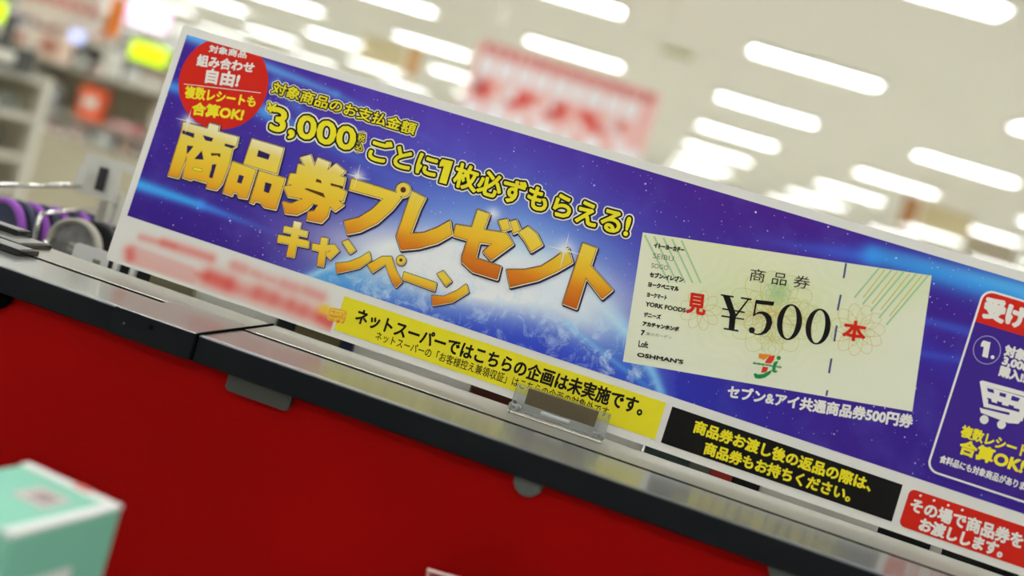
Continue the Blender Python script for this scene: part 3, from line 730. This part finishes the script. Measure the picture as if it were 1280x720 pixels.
# ------------------------------------------------------------------ flat black cases at the left end of the counter
M_blk = mat('gloss black', (10, 10, 12), .12, spec=.6); M_sil = mat('silver lid', (120, 120, 114), .3, metal=.5)
def case(x0, x1, y0, y1, z, h, label):
    t = empty('flat_case', ((x0+x1)/2, (y0+y1)/2, z)); tag(t, label, 'case', 'flat black cases on the counter')
    W2, D2 = (x1-x0)/2, (y1-y0)/2
    MB().box(-W2, W2, -D2, D2, 0, h, .0008).build('body', M_blk, t)
    MB().box(-W2+.004, W2-.004, -D2+.004, D2-.004, h, h+.0006, .0002).build('lid', M_sil, t)
    mb = MB()
    mb.box(-W2, W2, -D2, -D2+.0014, h, h+.001, .0002); mb.build('lid_trim', M_cap, t)
ga = at_z(60, 306, CT + .006); gb = at_z(16, 312, CT + .006)
case(-.40, ga.x, -.050, ga.y + .008, CT + .0003, .0052, 'flat black case with silver lid beside the groove, lower one')
case(-.40, ga.x - .029, -.018, ga.y + .012, CT + .0062, .0052, 'flat black case with silver lid, upper one of the stack')
case(-.40, gb.x + .003, -.082, -.0525, CT + .0003, .0055, 'flat black case nearest the counter edge')

# ------------------------------------------------------------------ cartons on the ledge in front
M_mint = mat('mint carton', (124, 190, 166), .5, spec=.4, vary=(30, .04)); M_cw = mat('white carton board', (226, 226, 222), .5); M_lab = mat('greyish pink label', (190, 180, 176), .5)
D0 = .61
ptR = at_d(152, 634, D0); zt = ptR.z
pB = at_z(36, 580, zt); pF = at_z(30, 694, zt)
bx = empty('mint_carton', (ptR.x, ptR.y, .551)); tag(bx, 'blurred mint green carton with white edges in the lower left corner', 'box')
e1 = (pB - ptR); e2 = (pF - ptR); e1.z = e2.z = 0
e1n, e2n = e1.normalized(), e2.normalized()
e2n = (e2n - e1n * e2n.dot(e1n)).normalized()
l1, l2 = e1.length, .085; hz = zt - .551
def bp(a, b2, z): v = e1n*a + e2n*b2; return (v.x, v.y, z)
def pr(mb, a0, a1, b0, b1, z0, z1):
    mb.add([bp(a0,b0,z0),bp(a1,b0,z0),bp(a1,b1,z0),bp(a0,b1,z0),bp(a0,b0,z1),bp(a1,b0,z1),bp(a1,b1,z1),bp(a0,b1,z1)],
           [(0,3,2,1),(4,5,6,7),(0,1,5,4),(1,2,6,5),(2,3,7,6),(3,0,4,7)]); return mb
pr(MB(), 0, l1, 0, l2, 0, hz).build('carton_body', M_mint, bx)
ft = MB(); pr(ft, -.0004, l1, -.0004, .007, hz-.001, hz+.0012); pr(ft, -.0004, .007, .004, l2, hz-.001, hz+.0009); ft.build('white_flap', M_cw, bx)
pr(MB(), .018, .042, .020, .044, hz, hz+.0003).build('top_label', M_lab, bx)
pr(MB(), .022, .036, .025, .038, hz+.0003, hz+.0005).build('label_print', mat('label brown', (150, 130, 128), .5), bx)
pr(MB(), .022, .034, -.0006, .0040, hz+.0012, hz+.0016).build('red_sticker', mat('sticker red', (214, 120, 110), .5), bx)
pr(MB(), -.0004, .0, .03, .07, hz-.062, hz-.03).build('side_label', M_cw, bx)

p0 = at_d(535, 711, .80); bx2 = empty('boxed_item', (p0.x, p0.y, .551), (0, 0, math.radians(14))); tag(bx2, 'dark red box with white upper edge peeking in at the bottom', 'box')
h2 = p0.z - .551
MB().box(0, .10, -.07, 0, 0, h2 - .001, .001).build('box_body', mat('dark red print box', (120, 40, 44), .4, vary=(80, .5)), bx2)
MB().box(-.0006, .1006, -.0022, .0006, h2 - .002, h2 + .0004, .0003).build('white_edge', mat('pinkish white edge', (225, 205, 198), .4), bx2)
MB().box(-.0006, .0012, -.07, -.0022, h2 - .002, h2 + .0002, .0003).build('side_edge', mat('greyed edge', (150, 120, 112), .4), bx2)

# ------------------------------------------------------------------ hook rack behind the counter, left
HD = Vector((-.30, .953, 0)).normalized(); HX = Vector((HD.y, -HD.x, 0))
M_chr = mat('chrome', (215, 215, 210), .12, metal=1.0); M_pur = mat('purple webbing', (140, 62, 176), .6, vary=(160, .3)); M_nav = mat('navy webbing', (24, 36, 66), .6)
M_gr = mat('grey webbing', (168, 164, 150), .5, vary=(120, .15)); M_dk = mat('black webbing', (26, 26, 28), .6); M_pl = mat('clear tag plastic', (235, 235, 228), .25, Transmission_Weight=.35)
M_inner = mat('marbled grey', (120, 118, 118), .4, vary=(90, .7))
hr = empty('hook_stand', (-.62, .75, 0)); tag(hr, 'chrome hook stand standing behind the counter on the left', 'display stand')
def gm0(rgb): return mat('pack %d %d %d' % rgb, rgb, .5)
def rel(p): return Vector(p) - Vector((-.62, .75, 0))
# rod B: near bend at px(46,268)
nb = at_d(50, 268, 1.26); fb = nb + HD * .34
lo_ = at_d(44, 300, 1.26); pbh = [lo_ + Vector((0, 0, -.003)), Vector((nb.x, nb.y, nb.z - .006)), nb + HD * .006, fb]
arm = MB().tube([rel(p) for p in pbh], .0030, 10); arm.build('hook_arm', M_chr, hr, True)
t2 = at_d(56, 303, 1.25); MB().tube([rel(t2), rel(t2 + HD * .05 + Vector((0, 0, .002)))], .0028, 10).build('hook_tip', M_chr, hr, True)
na = at_d(-60, 231, 1.20); fa = at_d(137, 232, 1.34)
MB().tube([rel(na), rel(fa)], .0031, 10).build('hook_arm', M_chr, hr, True)
# back rail and posts that carry the arms
rb = (fb + HD*.004); ra_ = fa + HD * .004
post = MB(); 
for p in (rb, ra_):
    post.box(rel(p).x - .006, rel(p).x + .006, rel(p).y - .004, rel(p).y + .010, 0, p.z + .02)
post.build('post', mat('stand grey', (178, 176, 166), .4, metal=.3), hr)
MB().box(-.30, .42, -.22, .30, 0, .02).build('stand_base', mat('stand grey', (178, 176, 166), .4), hr)
# clear tag plates at the ends of the arm
def plate(px, py, d, w_, h_, ang):
    c = at_d(px, py, d); t = MB().box(-w_/2, w_/2, -.0008, .0008, -h_/2, h_/2, .0003)
    t.xf(Matrix.Translation(rel(c)) @ Matrix.Rotation(ang, 4, 'Z')); return t
plate(125, 222, 1.31, .050, .052, math.radians(8)).build('tag_plate', M_pl, hr)
plate(127, 224, 1.305, .012, .030, math.radians(8)).build('tag_print', M_dk, hr)
plate(101, 219, 1.29, .009, .024, math.radians(40)).build('tag_clip', M_pl, hr)
plate(165, 212, 1.40, .050, .012, math.radians(8)).build('tag_plate', M_pl, hr)
# ring shaped goods hanging on the arms
def ring_item(c, R, wd, th, m, inner, label, group, tilt=0):
    t = empty('webbing_coil', c, (0, 0, math.atan2(HX.y, HX.x) + tilt)); tag(t, label, 'coil', group)
    n = 30; mb = MB(); V = []
    prof = [(R, -wd/2), (R, wd/2), (R-th, wd/2), (R-th, -wd/2)]
    for k in range(n):
        a = 2*math.pi*k/n
        for r_, y in prof: V.append((r_*math.cos(a), y, r_*math.sin(a)))
    Fs = []
    for k in range(n):
        for i in range(4): Fs.append((k*4+i, ((k+1) % n)*4+i, ((k+1) % n)*4+(i+1) % 4, k*4+(i+1) % 4))
    mb.add(V, Fs); mb.build('coil', m, t, True)
    if inner:
        c2 = [((R-th)*math.cos(2*math.pi*k/n), (R-th)*math.sin(2*math.pi*k/n)) for k in range(n)]
        MB().prism(c2, -wd*.2, wd*.25).build('core', inner, t)
        c3 = [(.006*math.cos(2*math.pi*k/12), .006*math.sin(2*math.pi*k/12)) for k in range(12)]
        MB().prism(c3, -wd*.5, -wd*.2).build('hub', M_gr, t)
    return t
g1 = 'grey coils hanging on the near chrome arm'; g2 = 'purple and navy coils on the far chrome arm'
c0 = at_d(92, 309, 1.28)
c0.z = c0.z
for k, (m, lab) in enumerate(((M_gr, 'front grey coil with a marbled core on the near chrome arm'), (M_dk, 'black coil right behind the front grey coil'), (M_gr, 'second grey coil, behind the black one'), (M_dk, 'last black coil before the poster edge'))):
    ring_item(c0 + HD * (.026 * k) + HX * (.017 * k), .036, .011, .0050, m, M_inner if k == 0 else M_dk, lab, g1, -.30)
c1 = at_d(2, 288, 1.33)
for k in range(9):
    m = M_pur if k % 2 == 0 else M_nav
    pos = ['leftmost', 'second', 'third', 'fourth', 'fifth', 'sixth', 'seventh', 'eighth', 'rightmost'][k]
    ring_item(c1 + HD * (.0135*k) + HX * (.0105*k), .042, .009, .006, m, M_nav if k % 2 == 0 else None,
              '%s %s coil of the row left of the grey coils' % (pos, 'purple' if k % 2 == 0 else 'navy blue'), g2, -.62)
# white tag with a slot
tg = rel(at_d(113, 322, 1.16))
mb = MB(); mb.prism(rrect(-.021, .021, -.012, .012, .005), -.0008, .0008); mb.xf(Matrix.Translation(tg) @ Matrix.Rotation(math.radians(6), 4, 'Z')).build('price_tag', M_cw, hr)
MB().box(.004, .013, -.0012, -.0008, -.006, 0).xf(Matrix.Translation(tg) @ Matrix.Rotation(math.radians(6), 4, 'Z')).build('tag_slot', mat('tag slot grey', (120, 120, 112), .5), hr)
MB().tube([tg + Vector((0, .002, 0)), rel(t2) + HD * .05], .0016, 8).build('tag_stem', M_chr, hr)
# upright packs behind the counter, seen through the slit below the poster
bn = empty('goods_tray', (0, .15, 0)); tag(bn, 'black goods tray behind the counter under the poster', 'tray')
MB().box(-.12, 1.5, -.08, .12, .60, .606).build('floor_plate', M_dk, bn); MB().box(-.12, 1.5, .114, .12, .606, .70).build('rear_rim', M_dk, bn)
for x_ in (-.10, 1.46): MB().box(x_, x_ + .02, -.07, .11, 0, .60).build('leg', M_dk, bn)
cW, cK, cO, cL = (236, 235, 228), (14, 14, 16), (128, 120, 92), (240, 238, 228)
slit = [(139, 146, cW, 'narrow white'), (146, 160, cK, 'black'), (160, 167, cW, 'narrow white'), (167, 186, cK, 'black'), (186, 240, cO, 'olive'), (240, 345, cL, 'pale'), (345, 366, (20, 22, 30), 'blue-black'), (366, 425, (112, 100, 70), 'brownish'), (425, 440, (24, 34, 64), 'narrow navy'),
        (440, 588, cL, 'wide pale'), (590, 644, (70, 24, 10), 'dark rust brown'), (644, 803, cL, 'wide pale'), (805, 862, (48, 64, 60), 'dark teal'), (862, 888, (120, 120, 112), 'grey'), (888, 915, (180, 50, 44), 'red'), (915, 950, (22, 22, 22), 'black'),
        (950, 1098, cL, 'wide pale'), (1100, 1165, cK, 'black'), (1165, 1178, cW, 'narrow white'), (1178, 1275, cK, 'wide black'), (1275, 1340, cL, 'pale')]
above = ['at the left poster corner', 'right of the first white one', 'below the smudged red print, left end', 'below the smudged red print, near its left end', 'below the smudged red bar', 'below the middle of the smudged print', 'below the end of the smudged print', 'left of the yellow strip', 'below the left end of the yellow strip',
         'below the yellow strip', 'just left of the clear sign clip', 'behind the clear sign clip', 'below the left end of the black strip', 'between the teal and the red one', 'below the black strip', 'right of the red one', 'below the right half of the black strip', 'left of the red strip', 'between two black ones', 'below the red strip', 'at the right picture edge']
for k, (xa, xb, c_, nm) in enumerate(slit):
    yc = lambda x: 290.6 + .34 * x - 3
    a = at_y(xa, yc(xa), .08 + .006*(k % 2)).x; b_ = at_y(xb, yc(xb), .08 + .006*(k % 2)).x
    t = empty('upright_pack', ((a+b_)/2, .08 + .006*(k % 2) + .05, .607)); tag(t, nm + ' upright pack ' + above[k], 'pack', 'packs seen through the slit below the poster')
    hw_ = (b_-a)/2 - .0002
    MB().box(-hw_, hw_, -.05, .05, 0, .30 + .004*(k % 3), .001).build('pack_body', gm0(c_), t)
    MB().box(-hw_*.7, hw_*.7, -.0506, -.05, .06, .20).build('pack_label', M_cw if sum(c_) < 400 else M_gr, t)

# ------------------------------------------------------------------ the shop behind: shelf units and goods
M_sh = mat('shelf enamel', (206, 202, 186), .5); M_shb = mat('shelf back panel', (186, 178, 152), .6)
def shelf_unit(cx_, cy_, wd, dp, zs, hz_, label, group=None, pz=.12, lid=False):
    t = empty('shelf_unit', (cx_, cy_, 0), (0, 0, SYAW)); tag(t, label, 'shelves', group)
    MB().box(-wd/2, wd/2, dp/2-.02, dp/2, 0, hz_).build('back_panel', M_shb, t)
    for s in (-1, 1): MB().box(s*wd/2-.02, s*wd/2+.02, dp/2-.05, dp/2+.01, 0, hz_+.02).build('upright', M_sh, t)
    for z in zs: MB().box(-wd/2, wd/2, -dp/2, dp/2-.02, z-.03, z).build('shelf', M_sh, t)
    MB().box(-wd/2, wd/2, -dp/2, dp/2-.02, 0, pz).build('plinth', M_shb, t)
    if lid: MB().box(-wd/2, wd/2, -dp/2, dp/2-.02, hz_-.02, hz_).build('top_board', M_sh, t)
    return t
GM = {}
def gm(rgb):
    if rgb not in GM: GM[rgb] = mat('goods %d %d %d' % rgb, rgb, .45, vary=(14, .25))
    return GM[rgb]
def goods(cx_, cy_, u, z, w_, h_, d_, rgb, label, group, dp):
    p = Vector((cx_, cy_, 0)) + SX*u - SY*(dp/2 - .02 - d_/2)
    t = empty('product_pack', (p.x, p.y, z + .0015), (0, 0, SYAW + random.uniform(-.02, .02))); tag(t, label, 'product', group)
    MB().box(-w_/2, w_/2, -d_/2, d_/2, 0, h_, .006).build('pack', gm(rgb), t)
    MB().box(-w_*.36, w_*.36, -d_/2-.002, -d_/2, h_*.3, h_*.72).build('pack_label', gm((236, 230, 216) if sum(rgb) < 560 else (170, 90, 70)), t)
CN = {(225, 220, 205): 'cream', (205, 200, 188): 'pale grey', (236, 232, 224): 'white', (150, 146, 134): 'grey', (96, 100, 92): 'dark grey-green', (190, 170, 150): 'tan', (70, 72, 70): 'charcoal', (222, 196, 176): 'peach', (176, 186, 190): 'bluish grey',
      (70, 72, 66): 'charcoal', (150, 148, 134): 'grey', (60, 62, 58): 'near black', (200, 200, 190): 'pale grey', (128, 126, 110): 'olive grey', (190, 160, 130): 'tan'}
units = [(-3.10, 3.5, .70, .36, (.45, .62, .82), 1.00, .30, 'low beige shelf unit nearest behind the counter', 'goods on the nearest shelf unit', 'small blurred pack on the nearest shelf unit'),
         (-4.15, 6.2, 2.2, .4, (.62, .78), 1.12, .60, 'middle beige shelf unit with goods on top', 'goods on the middle shelf unit', 'blurred pack on the middle shelf unit'),
         (-7.0, 9.8, 4.4, .4, (.4, .75, 1.1), 1.45, .12, 'far beige shelf unit below the lit signs', 'goods on the far shelf unit', 'blurred pack on the far shelf unit')]
pal = [(225, 220, 205), (205, 200, 188), (236, 232, 224), (150, 146, 134), (96, 100, 92), (190, 170, 150), (70, 72, 70), (222, 196, 176), (176, 186, 190), (200, 96, 60), (214, 214, 200), (128, 116, 96), (232, 228, 214), (196, 110, 120)]
for ux, uy, wd, dp, zs, hh, pz, lab, grp, gl in units:
    shelf_unit(ux, uy, wd, dp, zs, hh, lab, None, pz, True)
    lev = list(zs) + [hh]
    unit = 'nearest' if uy < 4 else ('middle' if uy < 8 else 'far')
    for zi, z in enumerate(lev):
        if uy == 6.2 and zi in (0, 2): gap = .12 if zi == 0 else .3
        else: gap = (lev[zi+1] - z - .06) if zi + 1 < len(lev) else (.14 if uy < 4 else .3)
        u = -wd/2 + .08; cnt = 0
        where = 'top' if zi == len(lev) - 1 else ORD[zi] + ' shelf'
        while u < wd/2 - .12:
            w_ = random.uniform(.09, .2); h_ = random.uniform(.55, .95) * gap
            keep = not (uy == 6.2 and ((zi == 1 and u + w_ > -.05 and u < .5) or (zi == 2 and u + w_ > -.2 and u < .7)))
            dd_ = random.uniform(.1, .2); pc = random.choice(pal[:9] if uy > 3.6 else [(96, 100, 92), (70, 72, 66), (150, 148, 134), (60, 62, 58), (200, 200, 190), (128, 126, 110), (190, 160, 130)])
            qx, qy = pix((ux + u + w_/2, uy, z + h_/2))
            if keep and -40 < qx and qx < 260 and not (unit == 'far' and zi == 3 and qx < 95):
                goods(ux, uy, u + w_/2, z, w_, h_, dd_, pc, '%s pack, %s from the left on the %s of the %s shelf unit' % (CN[pc], ORD[cnt], where, unit), grp, dp); cnt += 1
            u += w_ + (random.uniform(.02, .10) if uy > 4 else random.uniform(.0, .02))
def hanging_sign(name, px, py, d, w_, h_, m, label, cat='sign', th=.04, cords=True, yaw=SYAW):
    p = at_d(px, py, d); t = empty(name, p, (0, 0, yaw)); tag(t, label, cat)
    MB().box(-w_/2, w_/2, -th/2, th/2, -h_/2, h_/2, min(th, .01)*.4).build('panel', m, t)
    if cords:
        for s in (-1, 1): MB().tube([(s*w_*.4, 0, h_/2 - .002), (s*w_*.4, 0, ZC - p.z)], .003, 6).build('cord', M_chr, t)
    return t
def lit(name, rgb, e): return mat(name, rgb, .5, emit=rgb, estr=e)
hanging_sign('lit_sign', 186, 67, 6.6, .24, .12, lit('sign yellow green', (196, 230, 14), 1.7), 'glowing yellow-green sign left of the poster corner')
hanging_sign('lit_sign', -2, 14, 6.6, .08, .13, lit('sign yellow green', (196, 230, 14), 1.7), 'glowing yellow-green sign cut by the left picture edge')
hanging_sign('lit_sign', 186, 20, 8.0, .33, .17, lit('sign pink', (250, 205, 240), 1.6), 'glowing pale pink sign above the yellow-green sign')
hanging_sign('lit_sign', 96, 46, 6.9, .09, .08, lit('sign pale blue', (190, 200, 250), 1.3), 'small glowing pale blue sign left of the white signs')
hanging_sign('hanging_banner', 144, 22, 6.4, .10, .24, mat('orange banner', (236, 130, 40), .6), 'orange hanging banner left of the pink sign', 'banner', .01)
rwb = hanging_sign('hanging_banner', 75, 8, 7.0, .60, .26, mat('pale banner', (240, 226, 214), .6), 'cream hanging banner with red print at the upper left', 'banner', .01)
for k in range(6): MB().box(-.25 + k*.09, -.19 + k*.09, -.008, -.0051, .0, .06).build('banner_print', mat('banner red', (214, 84, 66), .6), rwb)
for px, py, y_, zb_, w_, h_, rgb, lab in ((112, 148, 6.02, .78, .19, .24, (236, 88, 36), 'bright orange bag on the middle shelf unit'), (10, 35, 9.6, 1.45, .34, .20, (84, 76, 104), 'dark violet pack on top of the far shelf unit'), (56, 38, 9.6, 1.45, .28, .10, (150, 66, 52), 'brick red pack on top of the far shelf unit'),
                                 (140, 84, 6.02, 1.12, .12, .20, (240, 238, 224), 'tall white carton on the middle shelf unit'), (180, 108, 6.02, 1.12, .28, .08, (236, 234, 226), 'wide white carton left of the poster'), (200, 84, 6.02, 1.20, .24, .06, (150, 126, 108), 'brown pack on the wide white carton'), (152, 182, 6.02, .78, .22, .05, (206, 120, 130), 'dusty pink pack right of the orange bag')):
    q = at_y(px, py, y_); t = empty('product_pack', (q.x, q.y, zb_ + .002), (0, 0, SYAW)); tag(t, lab, 'product')
    MB().box(-w_/2, w_/2, -.05, .05, 0, h_, .008).build('pack', gm(rgb), t)
    MB().box(-w_*.3, w_*.3, -.052, -.05, h_*.35, h_*.7).build('pack_label', gm((236, 230, 216)), t)
# large red and white banner
d_ = 8.6; pTL, pTR = at_d(600, 50, d_), at_d(828, 117, d_); wd = (pTR - pTL).length; c = (pTL + pTR) / 2
rb_ = empty('hanging_banner', (c.x, c.y, c.z - .42), (0, 0, math.atan2((pTR-pTL).y, (pTR-pTL).x))); tag(rb_, 'large red and white banner hanging above the poster', 'banner')
M_pk = mat('banner pink ground', (236, 186, 180), .6); M_br = mat('banner strong red', (212, 70, 60), .6); M_bw = mat('banner white', (244, 240, 244), .6)
MB().box(-wd/2, wd/2, -.005, .005, -.42, .42, .002).build('panel', M_pk, rb_)
random.seed(3)
M_bd = mat('banner dull red', (196, 84, 84), .6)
def bars(nm, m_, x, xe, w0, w1, g0, g1, z0, z1):
    while x < xe:
        w_ = random.uniform(w0, w1); MB().box(x, x+w_, -.0075, -.0052, z0, z1).build(nm, m_, rb_); x += w_ + random.uniform(g0, g1)
bars('headline_block', M_bd, -wd/2+.05, wd/2-.1, .04, .10, .03, .04, .33, .40)
bars('white_block', M_bw, -wd/2+.05, wd/2-.14, .10, .15, .02, .03, .15, .30)
for z0, z1 in ((-.04, .02), (.02, .11)): bars('red_block', M_br, -wd/2+random.uniform(.03, .12), wd/2-.2, .05, .18, .05, .22, z0, z1)
for z0, z1 in ((-.06, .0), (.0, .12)): bars('white_block', M_bw, -wd/2+random.uniform(.03, .3), wd/2-.2, .04, .10, .2, .45, z0, z1)
bars('white_block', M_bw, -wd/2+.02, wd/2-.2, .08, .26, .04, .12, -.21, -.08)
bars('red_block', M_br, -wd/2+.03, wd/2-.2, .15, .2, .03, .04, -.38, -.27)
for s in (-1, 1): MB().tube([(s*wd*.42, 0, .418), (s*wd*.42, 0, ZC - rb_.location.z)], .003, 6).build('cord', M_chr, rb_)
# signs hanging far away
hanging_sign('aisle_sign', 1137, 264, 14.5, .22, .40, mat('aisle brown', (168, 118, 70), .6), 'brown aisle sign hanging far away at the right')
hanging_sign('aisle_sign', 1182, 276, 14.8, .72, .34, mat('aisle cream', (214, 200, 158), .6), 'wide cream aisle sign hanging far away at the right')
hanging_sign('aisle_sign', 1236, 312, 14.8, .72, .30, mat('aisle grey', (172, 162, 140), .6), 'grey-brown aisle sign hanging far away at the right edge')
hanging_sign('aisle_sign', 517, 76, 14.5, .16, .42, mat('aisle ochre', (186, 138, 66), .6), 'ochre aisle sign hanging left of the red banner')
hanging_sign('aisle_sign', 478, 66, 14.8, .64, .36, mat('aisle cream', (214, 200, 158), .6), 'cream aisle sign hanging left of the ochre sign')
hanging_sign('aisle_sign', 847, 68, 11.0, .32, .03, mat('green vent', (176, 178, 112), .6), 'slim olive strip below the ceiling right of the banner', 'sign', .1)
# far shelving along the back
for k in range(7):
    p = Vector((-14 + k*4.0, 27 + k*.35, 0)); shelf_unit(p.x, p.y, 3.6, .5, (.6, 1.2, 1.8), 2.2, 'tall beige shelf unit far back in the shop, %s from the left' % ORD[k], 'far shelf units')
bpy.data.objects.remove(_fo)
